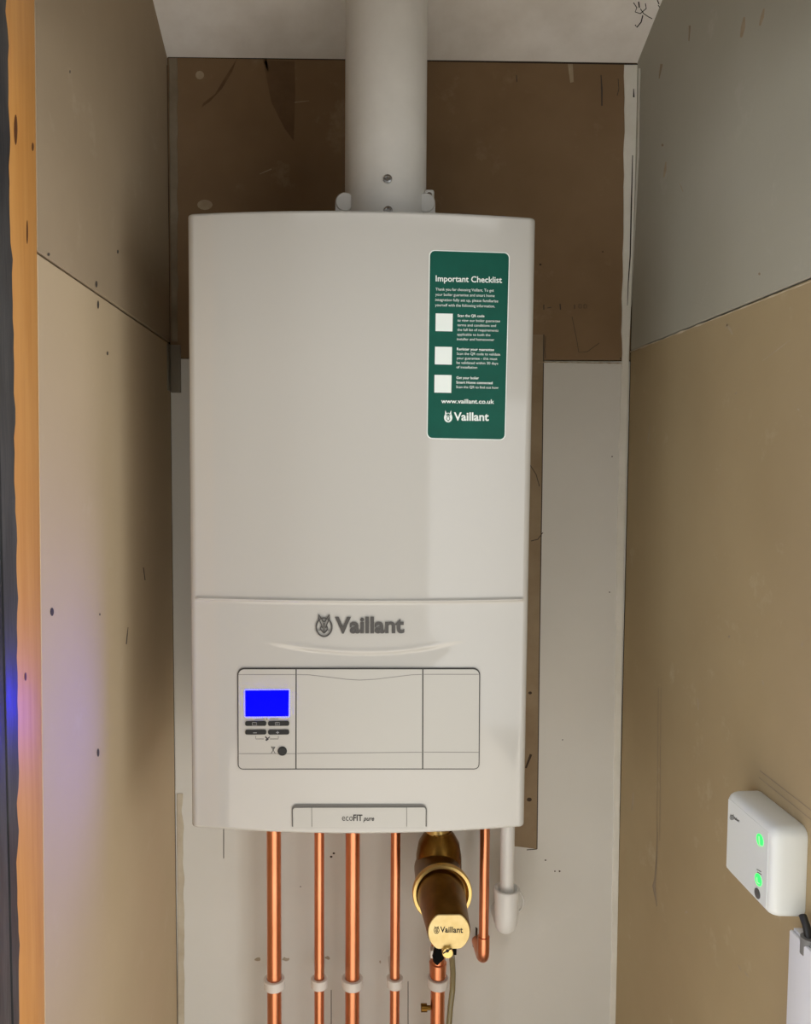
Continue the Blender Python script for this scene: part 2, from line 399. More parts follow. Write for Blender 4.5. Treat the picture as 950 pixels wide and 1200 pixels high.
blob(surf_back, [(665, 75), (671, 75), (672, 96), (668, 97)], .0002, bm)
obj('scuff', bm, 'scuff', wb, kind='stuff')
bm = bmesh.new()
for x0, y0, x1, y1, w_ in ((780, 190, 777.5, 208, 3), (851, 379, 858, 392, 3), (850, 384, 852, 380, 2), (893, 423, 926, 398, 1.2), (761, 497, 758.5, 520, 1.5), (863, 459, 861, 462, 2),
                           (934, 479, 936, 481, 2.5), (817, 818, 818, 832, 2), (742, 928, 740, 950, 2), (893, 797, 894, 803, 2), (940, 752, 939, 758, 2), (803, 1068, 805, 1070, 4),
                           (864, 1130, 868, 1138, 1.6), (872, 1138, 877, 1146, 1.6), (796, 215, 800, 225, 1), (872, 20, 868, 44, 5), (895, 10, 890, 30, 4)):
    ribbon(surf_right, [(x0, y0), ((x0+x1)/2+.4, (y0+y1)/2), (x1, y1)], [w_*.4, w_, w_*.5], .0002, bm)
obj('scuff', bm, 'scuff', wr, kind='stuff')
bm = bmesh.new()
for x in (770.2, 773.4):
    ribbon(surf_right, [(x+1, 806), (x, 900), (x-.6, 985)], .55, .0002, bm)
ribbon(surf_right, [(770, 975), (769.5, 1000), (767.5, 1030), (766, 1038), (769.5, 1062)], [1, 1.6, 2.4, 4, .8], .0002, bm)
ribbon(surf_right, [(890, 903), (952, 951)], .9, .0002, bm); ribbon(surf_right, [(889, 911), (952, 962)], .8, .0002, bm)
for x, y in ((889.5, 321), (854, 746), (776, 170)): blob(surf_right, disc_pts(x, y, 1.3, 1.6, 8), .0003, bm)
ribbon(surf_right, [(775, 75), (772, 92)], [3, 1], .0002, bm); ribbon(surf_right, [(808, 30), (807, 48)], [2.4, 1], .0002, bm)
obj('pencil_line', bm, 'faint_mark', wr, kind='stuff')
bm = bmesh.new()
for x, y, rx, ry in ((113, 333, 1.4, 4), (115, 357, 1.2, 5), (61, 717, 2.2, 5), (115, 882, 1.5, 5), (138, 295, 1, 2.4), (126, 414, 1, 2.5), (82, 84, .8, 2), (117, 720, .8, 1.5), (57, 298, 1.6, 2)):
    blob(surf_left, disc_pts(x, y, rx, ry, 10), .0003, bm)
ribbon(surf_left, [(150, 735), (149, 745), (148, 755)], [.6, 1.2, 1.2], .0002, bm); ribbon(surf_left, [(168, 665), (170, 680)], 1, .0002, bm)
obj('mark', bm, 'pencil', wl, kind='stuff')
obj('scuff', ribbon(surf_left, [(179, 325), (179, 337)], .9, .0002), 'scuff', wl)
bm = bmesh.new()
for pts, wd in (([(742, 3), (746, 9), (744, 14), (750, 16), (757, 10), (756, 4)], 1.1), ([(750, 10), (754, 16), (760, 20), (764, 22)], 1.0), ([(753, 18), (751, 26), (746, 32), (744, 29)], 1.4),
                ([(748, 2), (749, 9)], 1.6), ([(771, 6), (775, 12)], 1), ([(770, 0), (772, 5)], 1.2)):
    ribbon(surf_ceil, pts, wd, .0003, bm)
obj('pen_scribble', bm, 'ink', ceil, kind='stuff')

# door lining at the left edge
def lean(bm):                                       # the lining and the board ends stand a little out of plumb
    for v in bm.verts:
        if -.21 < v.co.y < -.15: v.co.y += .026*(v.co.z-.03)
    return bm
lin_bm = bx((XL-.0302, YO, ZF), (XL+.0004, -.1905, HEAD+.02), bev=.0012, seg=2); lean(lin_bm)
lining = obj('trim_1', lin_bm, 'pine', kind='structure')
surf_lin = plane((XL+.0004, 0, 0), (1, 0, 0))
bm = bmesh.new(); rows = []
for i in range(161):                                # dark paint brushed unevenly over the front edge
    z = ZF+(HEAD+.02-ZF)*i/160
    e = -.2425+(.012 if z > 0 else .04)*z*(1 if z > -.5 else -.5/z)+.005*noise.noise((z*9, 2, 0))+.005*noise.noise((z*40, 5, 0))+.0016*noise.noise((z*170, 1, 0))
    rows.append([bm.verts.new((XL+.0004, e+.0004, z)), bm.verts.new((XL+.0009, e, z)), bm.verts.new((XL+.0009, YO-.0006, z)), bm.verts.new((XL-.03, YO-.0006, z))])
for a, c in zip(rows, rows[1:]):
    for i in range(3): bm.faces.new((a[i], a[i+1], c[i+1], c[i]))
obj('paint_edge', bm, 'dark_paint', lining, label='dark grey paint brushed over the edge of the pine lining')
bm = bmesh.new()
for x, y, rx, ry in ((18.5, 152, 2, 18), (38.5, 172, 1.2, 5), (32, 272, .9, 14), (30, 793, 1.3, 5)): blob(surf_lin, disc_pts(x, y, rx, ry, 14), .0003, bm)
obj('knot', bm, 'knot', lining)
obj('trim_2', bx((XL-.0302, YO2-.004, ZF), (XL+.0006, YO-.0008, HEAD+.02), bev=.003), 'dark_paint', kind='structure')
obj('trim_3', bx((XR+.0002, YO2-.004, ZF), (XR+.0302, YO-.0008, HEAD+.02), bev=.003), 'dark_paint', kind='structure')
obj('trim_4', bx((XL+.0008, YO2-.004, HEAD-.01), (XR, YO-.0008, HEAD+.0195), bev=.003), 'dark_paint', kind='structure')

# ------------------------------------------------------------------ boiler
BW, BH, BULGE = .1962, .352, .018
BROT = Matrix.Rotation(math.radians(.16), 4, 'Y') @ Matrix.Rotation(math.radians(-.84), 4, 'X')
boiler = thing('boiler', 'white wall-hung gas boiler with a green checklist sticker and blue display', 'boiler', (0, 0, .002), BROT)
BM_ = Matrix.Translation((0, 0, .002)) @ BROT; BI = BM_.inverted()
def sm(a, b, x):
    t = min(1, max(0, (x-a)/(b-a))); return t*t*(3-2*t)
def front(x, z):
    u = abs(x)/BW; y = -BULGE*(1-u*u)
    zr = ZRIDGE+.0000*x                             # raised line across the front
    y -= .0030*math.exp(-((z-zr)/.0017)**2)*sm(.190, .185, abs(x))
    y += .0010*sm(zr+.0012, zr-.006, z)*sm(.195, .185, abs(x))
    zs = ZSM+(.0095 if x < XSM else .0125)*((x-XSM)/.105)**2        # shallow crescent dent
    a = .0026*sm(.125, .04, abs(x-XSM))
    d = (z-zs)/.0030
    y += a*(1-sm(-1.2, .6, d))*math.exp(-max(0, -d-.3)**2*.06) - .5*a*math.exp(-(d-.9)**2)
    return y
ZRIDGE, ZSM, XSM = -.1, -.15, 0
def surf_boiler(px, py, off=0.0):
    o = BI @ EYE; d = BI.to_3x3() @ ray(px, py); y = -.012
    for _ in range(5):
        p = o+d*((y-o.y)/d.y); x, z = p.x, p.z
        u = min(1.0, abs(x)/BW); y = -BULGE*(1-u*u)-off
    p = o+d*((y-o.y)/d.y)
    return BM_ @ p
def bl(px, py): return BI @ surf_boiler(px, py)
ZRIDGE = bl(420, 704).z; ZSM = bl(430, 766).z; XSM = bl(430, 766).x

# casing behind the front
bm = bx((-BW+.002, .004, -BH+.004), (BW-.002, YB-.0065, BH-.003), bev=.003); bm.transform(BM_)
obj('casing', bm, 'casing', boiler)
# front panel: a curved skin with rolled edges
xs = [BW*s for s in [-1+i/48 for i in range(97)]]
zs = [BH-.0006*i for i in range(0, 9)]+[BH-.006, BH-.0075]
z = zs[-1]
while z > -BH+.009:
    near = (ZRIDGE-.010 < z < ZRIDGE+.018); den = (ZSM-.014 < z < ZSM+.022)
    z -= .0004 if near else (.0006 if den else .012); zs.append(max(z, -BH+.009))
zs += [-BH+.0075]
zs += [-BH+.006-.0006*i for i in range(1, 11)]
bm = bmesh.new(); grid = []
def edge_roll(d, r):                                # rounding of an outer edge
    return 0 if d >= r else r-math.sqrt(max(0, r*r-(r-d)**2))
xs2 = []
for x in xs:
    xs2.append(x)
for k in range(1, 13):
    xs2 += [BW-.0008*k, -(BW-.0008*k)]
xs2 = sorted(set(round(x, 5) for x in xs2))
for z in zs:
    row = []
    for x in xs2:
        y = front(x, z)+edge_roll(BW-abs(x), .009)+edge_roll(BH-z, .004)+edge_roll(z+BH, .005)
        row.append(bm.verts.new((x*(1+.006*z/BH), y, z)))
    grid.append(row)
for a, c in zip(grid, grid[1:]):
    for i in range(len(a)-1): bm.faces.new((a[i], a[i+1], c[i+1], c[i]))
rim = [grid[0][i] for i in range(len(xs2))]+[r[-1] for r in grid[1:]]+[grid[-1][i] for i in range(len(xs2)-2, -1, -1)]+[r[0] for r in grid[-2:0:-1]]
back = [bm.verts.new((v.co.x, .02, v.co.z)) for v in rim]
for i in range(len(rim)): j = (i+1) % len(rim); bm.faces.new((rim[i], rim[j], back[j], back[i]))
bm.transform(BM_)
obj('front_panel', bm, 'white', boiler, sharp=60)

# control panel: three flaps in a dark gap
obj('panel_gap', patch(surf_boiler, (278, 782.6), (562.5, 782.6), (561.5, 901.6), (278.6, 901.8), (8, 8, 6, 6), .0003), 'seam', boiler)
fl = []
for tl, tr, br, bl_, rad in (((279.2, 784.4), (346.2, 784.4), (346, 900.6), (279.6, 900.8), (7, 0, 0, 5)),
                             ((347.6, 784.4), (494.6, 784.4), (494.4, 900.6), (347.4, 900.6), (0, 0, 0, 0)),
                             ((496, 784.4), (561.4, 784.4), (560.6, 900.6), (495.8, 900.6), (0, 7, 5, 0))):
    fl.append(obj(('control_panel', 'flap', 'flap')[len(fl)], patch(surf_boiler, tl, tr, br, bl_, rad, .0011, .0003, 16), 'white_flap', boiler))
PR = .0011
LI = PR+.0001
for f_, segs in ((fl[0], [[(279.5, 790.5), (346, 790.5)], [(280, 883.2), (346, 883.2)]]),
                 (fl[1], [[(348, 790.5), (362, 790.8), (385, 793.5), (405, 796), (421, 797), (440, 796), (460, 793.5), (482, 790.8), (494, 790.3)], [(348, 883), (494, 881.5)]]),
                 (fl[2], [[(496.4, 790.2), (561, 790.2)], [(496.4, 881.4), (561, 881.6)]])):
    for s in segs: obj('groove', ribbon(surf_boiler, s, .9, LI, None, PR-.0001, 8), 'fine_line', f_)
cp = fl[0]
obj('screen_rim', patch(surf_boiler, (285.6, 807.6), (339.8, 807.2), (339.4, 841), (285.8, 841.4), (2.5,)*4, PR+.0004, PR-.0002), 'screen_rim', cp)
obj('screen', patch(surf_boiler, (287.2, 809.2), (338.4, 808.8), (338, 839.4), (287.4, 839.8), (1,)*4, PR+.0007, PR), 'screen', cp, label='glowing blue display')
for x0, x1 in ((287.2, 312), (314, 338.8)):
    for y0 in (845, 855.2):
        obj('button', patch(surf_boiler, (x0, y0), (x1, y0-.2), (x1, y0+5.6), (x0, y0+5.8), (2.2,)*4, PR+.0012, PR-.0002, 4), 'black', cp)
dot = lathe([(0, .0052), (.0012, .0052), (.0018, .0046)], surf_boiler(330.8, 880, PR-.0002), BM_.to_3x3() @ V((0, -1, 0)), 24)
obj('knob', dot, 'black', cp, label='round black service button')
bm = bmesh.new()
for a, b, w_ in (((299, 843.2), (310, 842.6), .5), ((316, 842.6), (326, 842.4), .5), ((312.6, 841.6), (312.8, 843.6), .8)):
    ribbon(surf_boiler, [a, b], w_, LI, bm, PR-.0001)
for pts in ([(299.6, 862.6), (299.6, 866), (309, 866)], [(316, 866), (326, 866), (326, 862.6)]): ribbon(surf_boiler, pts, .6, LI, bm, PR-.0001)
for pts, w_ in (([(311, 867.5), (316, 863.5)], 1.2), ([(310.8, 863.2), (312.8, 865.4)], 1.6), ([(312, 868), (314.6, 866)], 1)): ribbon(surf_boiler, pts, w_, LI, bm, PR-.0001)
for pts, w_ in (([(317.4, 875), (322.4, 875.6)], .7), ([(318, 875.4), (320, 879), (317.6, 883)], .7), ([(322, 875.8), (320, 879), (322.4, 883)], .7), ([(319, 876.6), (321, 876.6), (320, 878.6)], 1)):
    ribbon(surf_boiler, pts, w_, LI, bm, PR-.0001)
obj('symbol', bm, 'seam', cp, kind='stuff')
bm = bmesh.new(); B0 = PR+.0012; B1 = PR+.0013
for x in (298, 325): ribbon(surf_boiler, [(x-2.4, 846.6), (x+2.4, 846.6), (x+2.4, 850), (x-2.4, 850), (x-2.4, 846.6)], .6, B1, bm, B0-.0001)
ribbon(surf_boiler, [(323.4, 848.2), (325.8, 848.2)], .5, B1, bm, B0-.0001)
ribbon(surf_boiler, [(296.6, 858.8), (300.8, 858.8)], .8, B1, bm, B0-.0001)
ribbon(surf_boiler, [(323.4, 858.4), (327, 858.4)], .8, B1, bm, B0-.0001); ribbon(surf_boiler, [(325.2, 856.7), (325.2, 860.1)], .8, B1, bm, B0-.0001)
obj('symbol', bm, 'print_grey', cp, kind='stuff')

def emblem(surf, cx, cy, h, off, bm=None, base=0.0):
    """hare's head in an egg-shaped ring, height h from ear tip to the foot of the ring"""
    bm = bm or bmesh.new(); s = h/27.5
    q = lambda x, y: (cx+x*s, cy+y*s)
    ribbon(surf, [q(9.2*math.cos(a), 2.4+11*math.sin(a)) for a in [math.radians(-58+296*i/28) for i in range(29)]], 1.9*s, off, bm, base)
    ribbon(surf, [q(-4.6, -7.2), q(-1.5, -8.4), q(1.5, -8.4), q(4.6, -7.2)], 1.5*s, off, bm, base)
    for k in (-1, 1):
        ribbon(surf, [q(k*6.4, -12.6), q(k*6.4, -7), q(k*4.4, -3.2), q(k*2.6, .4), q(k*4.4, 3.6), q(k*3.2, 6.6), q(0, 9.6)], [.6*s, 1.4*s, 1.4*s, 1.5*s, 1.3*s, 1.2*s, 1.6*s], off, bm, base)
        ribbon(surf, [q(k*6.4, -12.6), q(k*3.2, -8), q(k*.6, -3.4)], [.6*s, 1.5*s, 1.6*s], off, bm, base)
        blob(surf, [q(k*2.2+dx, 2.4+dy) for dx, dy in disc_pts(0, 0, 1.0, 1.5, 8)], off, bm, base)
        ribbon(surf, [q(k*1.2, 6.8), q(k*4.6, 5.6), q(k*6.4, 6.2)], [.6*s, .9*s, .4*s], off, bm, base)
    ribbon(surf, [q(0, -2.6), q(0, 4), q(0, 8.4)], [1.8*s, .9*s, 1.4*s], off, bm, base)
    return bm
logo = emblem(surf_boiler, 379.6, 732.5, 27.2, .0007, None, .0001-.0012)
obj('emblem', logo, 'chrome_letter', boiler)
obj('lettering', text_bm(surf_boiler, 'Vaillant', 392.2, 473.6, 741.6, 19, .0004, .034, -.005), 'chrome_letter', boiler)

# badge plate at the bottom
obj('badge_gap', patch(surf_boiler, (341.6, 943), (500, 943), (500, 968.6), (342, 968.8), (6, 6, 0, 0), .0004), 'badge_seam', boiler)
badge = obj('badge_plate', patch(surf_boiler, (365.4, 946.6), (476, 946.4), (476, 969.4), (365.6, 969.4), (0,)*4, .0012, .0002), 'white_flap', boiler)
for tl, tr, br, bl_, rad in (((343, 946.8), (364.8, 946.6), (365, 969.4), (343.4, 969.4), (3, 0, 0, 0)), ((476.6, 946.4), (498.6, 946.2), (498.4, 969.4), (476.6, 969.4), (0, 3, 0, 0))):
    obj('badge_end', patch(surf_boiler, tl, tr, br, bl_, rad, .0012, .0002, 4), 'white_flap', boiler)
bm = text_bm(surf_boiler, 'eco', 400.6, 413.4, 961.8, 8, .0014, 0)
text_bm(surf_boiler, 'FIT', 413.8, 424.6, 961.8, 7.4, .0014, .03, bm=bm)
text_bm(surf_boiler, 'pure', 425.4, 438.4, 961.8, 5.4, .0014, .025, shear=.3, bm=bm)
obj('lettering', bm, 'seam', badge)

# checklist sticker
stk = obj('sticker', patch(surf_boiler, (503.8, 293.8), (596.2, 296.8), (591, 515), (500.8, 513.2), (6, 6, 6, 6), .0003, -.0003, 20, 2), 'teal', boiler, label='green printed checklist sticker')
obj('sticker_border', patch(surf_boiler, (502.8, 292.8), (597.2, 295.8), (592, 516), (499.8, 514.2), (6.5,)*4, .00018, -.0003, 20, 2), 'white_print', stk)
SO = .0005
bm = text_bm(surf_boiler, 'Important Checklist', 510.4, 588, 329.6, 7.2, SO, .016, .024)
obj('lettering', bm, 'white_print', stk)
def para(lines, x0, y0, dy, cap, slope, weights):
    bm = bmesh.new()
    for i, (s, x1) in enumerate(lines): text_bm(surf_boiler, s, x0-i*.12, x1, y0+i*dy, cap, SO, weights[i], slope, bm=bm)
    obj('lettering', bm, 'white_print', stk)
para([('Thank you for choosing Vaillant. To get', 578.6), ('your boiler guarantee and smart home', 579.4), ('integration fully set up, please familiarise', 583.6), ('yourself with the following information.', 579.8)], 510.2, 340.4, 6.15, 3.4, .022, [0]*4)
para([('Scan the QR code', 567.4), ('to view our boiler guarantee', 585.8), ('terms and conditions and', 581), ('the full list of requirements', 583.8), ('applicable to both the', 574.4), ('installer and homeowner', 579)], 536, 371.2, 5.5, 3.1, .02, [.02, 0, 0, 0, 0, 0])
para([('Register your guarantee', 578.8), ('Scan the QR code to validate', 586), ('your guarantee - this must', 582.4), ('be validated within 30 days', 583.4), ('of installation', 559)], 535.2, 410.4, 5.3, 3.1, .02, [.02, 0, 0, 0, 0])
para([('Get your boiler', 561), ('Smart Home connected', 577), ('Scan the QR to find out how', 583.8)], 534.6, 444, 5.4, 3.1, .018, [.02, .02, 0])
for x, y in ((510.4, 367.2), (509.6, 406.2), (509, 439.2)):
    obj('blank_square', patch(surf_boiler, (x, y), (x+20, y+.4), (x+19.6, y+21.2), (x-.3, y+20.8), (0,)*4, SO, .0001, 3), 'white_print', stk)
obj('lettering', text_bm(surf_boiler, 'www.vaillant.co.uk', 516.8, 579, 472.4, 5.2, SO, .018, .012), 'white_print', stk)
obj('lettering', text_bm(surf_boiler, 'Vaillant', 531.6, 572.6, 492.6, 9.8, SO, .025, .01), 'white_print', stk)
bm = blob(surf_boiler, disc_pts(525, 489.4, 4.9, 5.6, 24), SO, None, .0001)
for k in (-1, 1): blob(surf_boiler, [(525+k*1.2, 485.5), (525+k*3.4, 480.8), (525+k*3.8, 486)], SO, bm, .0001)
obj('emblem', bm, 'white_print', stk)
bm = bmesh.new()
for k in (-1, 1):
    ribbon(surf_boiler, [(525+k*2.4, 485.4), (525+k*.8, 488), (525+k*2, 491), (525, 493.4)], .8, SO+.0002, bm, SO)
blob(surf_boiler, [(523.2, 484.6), (526.8, 484.6), (525, 488)], SO+.0002, bm, SO)
obj('emblem', bm, 'teal', stk)

# ------------------------------------------------------------------ flue
FC = V((.0312, .1, 0)); FR = .0505
flue = thing('flue_pipe', 'white vertical flue pipe rising from the boiler top through the ceiling', 'flue', (FC.x, FC.y, BH))
obj('pipe', lathe([(0, FR+.001), (.008, FR+.001), (.03, FR+.0006), (.034, FR), (.6, FR-.0005)], (FC.x, FC.y, BH-.002), (0, 0, 1), 64), 'flue', flue)
def front_of_flue(px, py, r=FR):
    d = ray(px, py); a = d.x**2+d.y**2; o = EYE-FC; b = o.x*d.x+o.y*d.y; c = o.x**2+o.y**2-r*r
    return EYE+d*((-b-math.sqrt(b*b-a*c))/a)
for px, py in ((454, 210), (454.5, 247)):
    p = front_of_flue(px, py); n = (p-FC); n.z = 0; n.normalize()
    s = obj('screw', lathe([(-.001, .0055), (.001, .0055), (.0022, .0048), (.0026, .003), (.0014, .0026), (.0014, .0001)], p, n, 18), 'steel', flue)
def yflat(px, py, y): return P(px, py, 'y', y)
for px, py, r in ((404, 240, .0115), (497.5, 241, .0118)):
    c = yflat(px, py, .085)
    bm = lathe([(-.012, r*.9), (-.010, r), (.010, r), (.012, r*.9)], c, (0, 1, 0), 28)
    box(bm, (c.x-r, c.y-.01, BH-.002), (c.x+r, c.y+.01, c.z))
    lug = obj('lug', bm, 'flue', flue)
    if px > 450:
        a = yflat(497, 224, .085); b = yflat(508, 240, .085)
        bm = bx((a.x, .078, b.z), (b.x, .09, a.z), bev=.0025)
        obj('screw_tab', bm, 'flue', flue)
        obj('screw', lathe([(0, .004), (.002, .0038), (.0025, .002)], yflat(502.5, 229.5, .0785), (0, -1, 0), 14), 'steel', flue)

# ------------------------------------------------------------------ copper pipes and clips
PY = .275; ZBOT = -BH+.006
names = [(321, .0111, 'thick copper pipe furthest left below the boiler'), (374, .0076, 'thin copper pipe second from left below the boiler'),
         (413, .0111, 'thick copper pipe in the middle below the boiler badge'), (463, .0076, 'thin copper pipe just left of the brass filter')]
def pipe_x(px, py=1060): return P(px, py, 'y', PY).x
def clip_at(x, r, lab):
    z = P(400, 1151, 'y', PY).z
    t = thing('pipe_clip', lab, 'pipe clip', (x, YB, z), None, 'white pipe clips on the copper pipes')
    h = .0072; ro = r+.0052
    obj('ring', lathe([(-h, r+.0004), (-h, ro-.0008), (-h+.0008, ro), (h-.0008, ro), (h, ro-.0008), (h, r+.0004)], (x, PY, z), (0, 0, 1), 36, True), 'clip', t)
    obj('base', bx((x-.007, PY+r+.003, z-.0065), (x+.007, YB-.0002, z+.0065), bev=.001), 'clip', t)
for px, r, lab in names:
    x = pipe_x(px)
    t = thing('copper_pipe', lab, 'pipe', (x, PY, ZF), None, 'copper pipes below the boiler')
    obj('tube', tb([(x, PY, -.34), (x, PY, -.6), (x, PY, -.9), (x, PY, ZF)], r, 28), 'copper', t)
    clip_at(x, r, 'white plastic clip on the '+lab.replace(' below the boiler', '').replace(' badge', ''))
xf = pipe_x(512.5, 1180)
t = thing('copper_pipe', 'copper pipe running down from under the brass filter', 'pipe', (xf, PY, ZF), None, 'copper pipes below the boiler')
zt = P(512, 1100, 'y', PY).z
obj('tube', tb([(xf, PY, zt), (xf, PY, -.9), (xf, PY, ZF)], .0111, 28), 'copper', t)
za = P(512, 1127, 'y', PY).z; zb_ = P(512, 1143, 'y', PY).z
obj('collar', lathe([(0, .0112), (0, .0128), (za-zb_-.001, .0134), (za-zb_, .0112)], (xf, PY, zb_), (0, 0, 1), 28), 'copper', t)
c = P(497, 1181, 'y', PY)
obj('drain_boss', lathe([(0, .0035), (.006, .0035), (.006, .0062), (.015, .0062), (.0155, .0055)], (xf-.0105, PY, c.z), (-1, 0, 0), 18), 'brass_shaded', t)
clip_at(xf, .0111, 'white plastic clip on the pipe under the brass filter')
# right pipe that turns into the wall
xr_ = pipe_x(567)
t = thing('copper_pipe', 'thin copper pipe right of the brass filter, elbowing into the wall', 'pipe', (xr_, PY, -.7), None, 'copper pipes below the boiler')
ze = P(567, 1122, 'y', PY).z
obj('tube', tb([(xr_-.002, PY, -.34), (xr_, PY, -.5), (xr_, PY, ze+.022)], .0076, 28), 'copper', t)
e = [V((xr_, PY, ze+.034)), V((xr_, PY, ze+.016))]+bend((xr_, PY, ze+.012), (xr_, PY, ze-.004), (xr_, PY+.018, ze-.006))+[V((xr_, YB+.002, ze-.008))]
obj('elbow', tb(e, .0092, 28), 'copper', t)

# ------------------------------------------------------------------ white waste pipe
c = P(593.5, 1000, 'y', PY); xw = c.x+.001
t = thing('waste_pipe', 'white plastic waste pipe dropping into a rounded socket right of copper pipe', 'pipe', (xw, PY, -.6))
zc = P(592, 1041, 'y', PY).z; zq = P(592, 1071, 'y', PY).z
obj('tube', tb([(xw, PY, -.34), (xw, PY, zc-.006)], .0107, 32), 'plastic_pipe', t)
bm = lathe([(-.006, .0112), (0, .0150), (.001, .0185), (0, .0195), (-.004, .0198), (-.018, .0186), (zq-zc, .0182)], (xw, PY, zc), (0, 0, 1), 36, False)
obj('socket', bm, 'plastic_pipe', t)
e = [V((xw, PY, zq+.012))]+bend((xw, PY, zq), (xw, PY, zq-.022), (xw, PY+.024, zq-.024), 10)+[V((xw, YB-.0002, zq-.025))]
obj('elbow', tb(e, [.0180]+[.0180-.0007*i/2 for i in range(11)]+[.0145], 32), 'plastic_pipe', t)
q = P(598, 1056, 'y', YB)
obj('wall_ring', tb([V((q.x, YB-.002, q.z))+V((math.cos(a), 0, math.sin(a)))*.021 for a in [2*math.pi*i/32 for i in range(33)]], .0012, 8, False), 'plastic_pipe', t)

# ------------------------------------------------------------------ brass filter
xb, zf_ = .1225, -.5425
fil = thing('magnetic_filter', 'brass system filter with a stamped end cap under the boiler', 'filter', (xb, .26, zf_))
yb_ = .268
obj('body', lathe([(-.062, .016), (-.05, .026), (-.03, .0345), (.02, .0345), (.040, .031), (.052, .024), (.058, .0195), (.060, .0195)], (xb+.003, yb_, zf_), (0, 0, 1), 48), 'brass_shaded', fil)
bm = lathe([(0, .0185), (.016, .0185), (.016, .0205), (.032, .0205), (.034, .0175), (.128, .0175)], (xb+.001, yb_, zf_+.058), (0, 0, 1), 40)
obj('union', bm, 'brass', fil)
bm = lathe([(0, .0185), (0, .022), (.002, .0228), (.016, .0228), (.018, .0215), (.018, .0185)], (xb+.001, yb_, zf_+.066), (0, 0, 1), 6, True)
obj('union_nut', bm, 'brass', fil, sharp=20)
obj('housing', lathe([(0, .0345), (.045, .036), (.06, .0385), (.0655, .0425), (.067, .0425)], (xb, yb_, zf_), (0, -1, 0), 56), 'brass_shaded', fil)
obj('rim', lathe([(0, .0405), (0, .0428), (.006, .0432), (.008, .0420), (.008, .0380), (.003, .0355), (.002, .034)], (xb, yb_-.066, zf_), (0, -1, 0), 64), 'brass', fil)
# cap cylinder, tapering towards the end
yc0, yc1 = yb_-.066, .105
bm = lathe([(0, .0345), (.006, .0345), (.02, .0338), (.04, .0322), (.06, .0308), (yc0-yc1-.004, .0290), (yc0-yc1-.001, .0285), (yc0-yc1, .0278)], (xb-.002, yc0, zf_), (0, -1, 0), 56)
for v in bm.verts:                                  # two flats planed along the cap
    k = .0228+.0125*max(0, (v.co.y-yc1)/(yc0-yc1)); v.co.z = zf_+max(-k, min(k, v.co.z-zf_))
cap = obj('cap', bm, 'brass_shaded', fil, sharp=25)
# end face: a disc with a flat top and bottom, facing out
yd = yc1-.0022; xc = xb-.0022
def facepts(r, k):
    out = []
    for i in range(48):
        a = 2*math.pi*i/48; out.append((r*math.cos(a), max(-k, min(k, r*math.sin(a)))))
    return out
bm = bmesh.new()
A = [bm.verts.new((xc+x, yc1, zf_+z)) for x, z in facepts(.0278, .0232)]; Bv = [bm.verts.new((xc+x, yd+.0006, zf_+z)) for x, z in facepts(.0278, .0232)]; Cv = [bm.verts.new((xc+x, yd, zf_+z)) for x, z in facepts(.0272, .0226)]
bm.faces.new(Cv)
for a, b in ((A, Bv), (Bv, Cv)):
    for i in range(48): bm.faces.new((a[i], a[(i+1) % 48], b[(i+1) % 48], b[i]))
obj('end_plate', bm, 'brass_face', fil, label='polished brass end plate with stamped lettering')
surf_cap = plane((0, yd, 0), (0, -1, 0))
bm = text_bm(surf_cap, 'Vaillant', 515.6, 542.2, 1092.6, 7.0, .0003, .02, .02)
obj('lettering', bm, 'ink', cap)
obj('emblem', emblem(surf_cap, 511.4, 1089.6, 9.0, .0003), 'ink', cap)
# drain valve, lever and spout
q = P(524, 1114.5, 'y', .1035)
obj('drain_valve', lathe([(-.045, .0065), (0, .0072), (.004, .0074), (.005, .0066)], q, (0, -1, 0), 28), 'brass', fil)
sv = plane((0, q.y-.005, 0), (0, -1, 0))
bm = blob(sv, disc_pts(524, 1114.5, 2.0, 2.0, 14), .0004); ribbon(sv, [(519, 1117.5), (529, 1111.5)], 1.3, .0004, bm)
obj('screw_slot', bm, 'ink', fil)
h = [P(x, y, 'y', .135) for x, y in ((512.5, 1104), (510, 1118), (507.5, 1127), (512, 1131.5), (520, 1124), (521, 1106))]
bm = bmesh.new(); a = [bm.verts.new(p) for p in h]; b = [bm.verts.new(p+V((0, .014, 0))) for p in h]
bm.faces.new(a); bm.faces.new(b)
for i in range(6): bm.faces.new((a[i], a[(i+1) % 6], b[(i+1) % 6], b[i]))
obj('lever', bm, 'rubber', fil, label='black lever below the end cap', sharp=20)
c = P(532.5, 1112, 'y', .13)
obj('catch', bx((c.x-.0022, .125, c.z-.006), (c.x+.0022, .15, c.z+.006), bev=.001), 'rubber', fil)
obj('outlet', lathe([(0, .0165), (.012, .0165), (.012, .0135), (.05, .0135)], (xf-.001, yb_+.004, zf_-.05), (0, 0, -1), 8), 'brass_shaded', fil, sharp=20)
c = P(507.5, 1119, 'y', .2)
obj('test_cap', bx((c.x-.004, .2, c.z-.006), (c.x+.004, .212, c.z+.006), bev=.0015), 'clip', fil)
tp = [P(528, 1110, 'y', .165), P(529.5, 1122, 'y', .19), P(530.6, 1140, 'y', .2), P(530, 1160, 'y', .205), P(527.6, 1180, 'y', .205), P(525.6, 1205, 'y', .205), P(523.6, 1260, 'y', .205)]
path = []
for i in range(len(tp)-1):
    for k in range(5): path.append(tp[i].lerp(tp[i+1], k/5))
path.append(tp[-1]); path.append(V((path[-1].x-.004, path[-1].y, ZF+.004)))
tag(obj('drain_hose', tb(path, .0042, 14), 'tube'), 'thin olive drain hose hanging below the brass filter', 'hose')

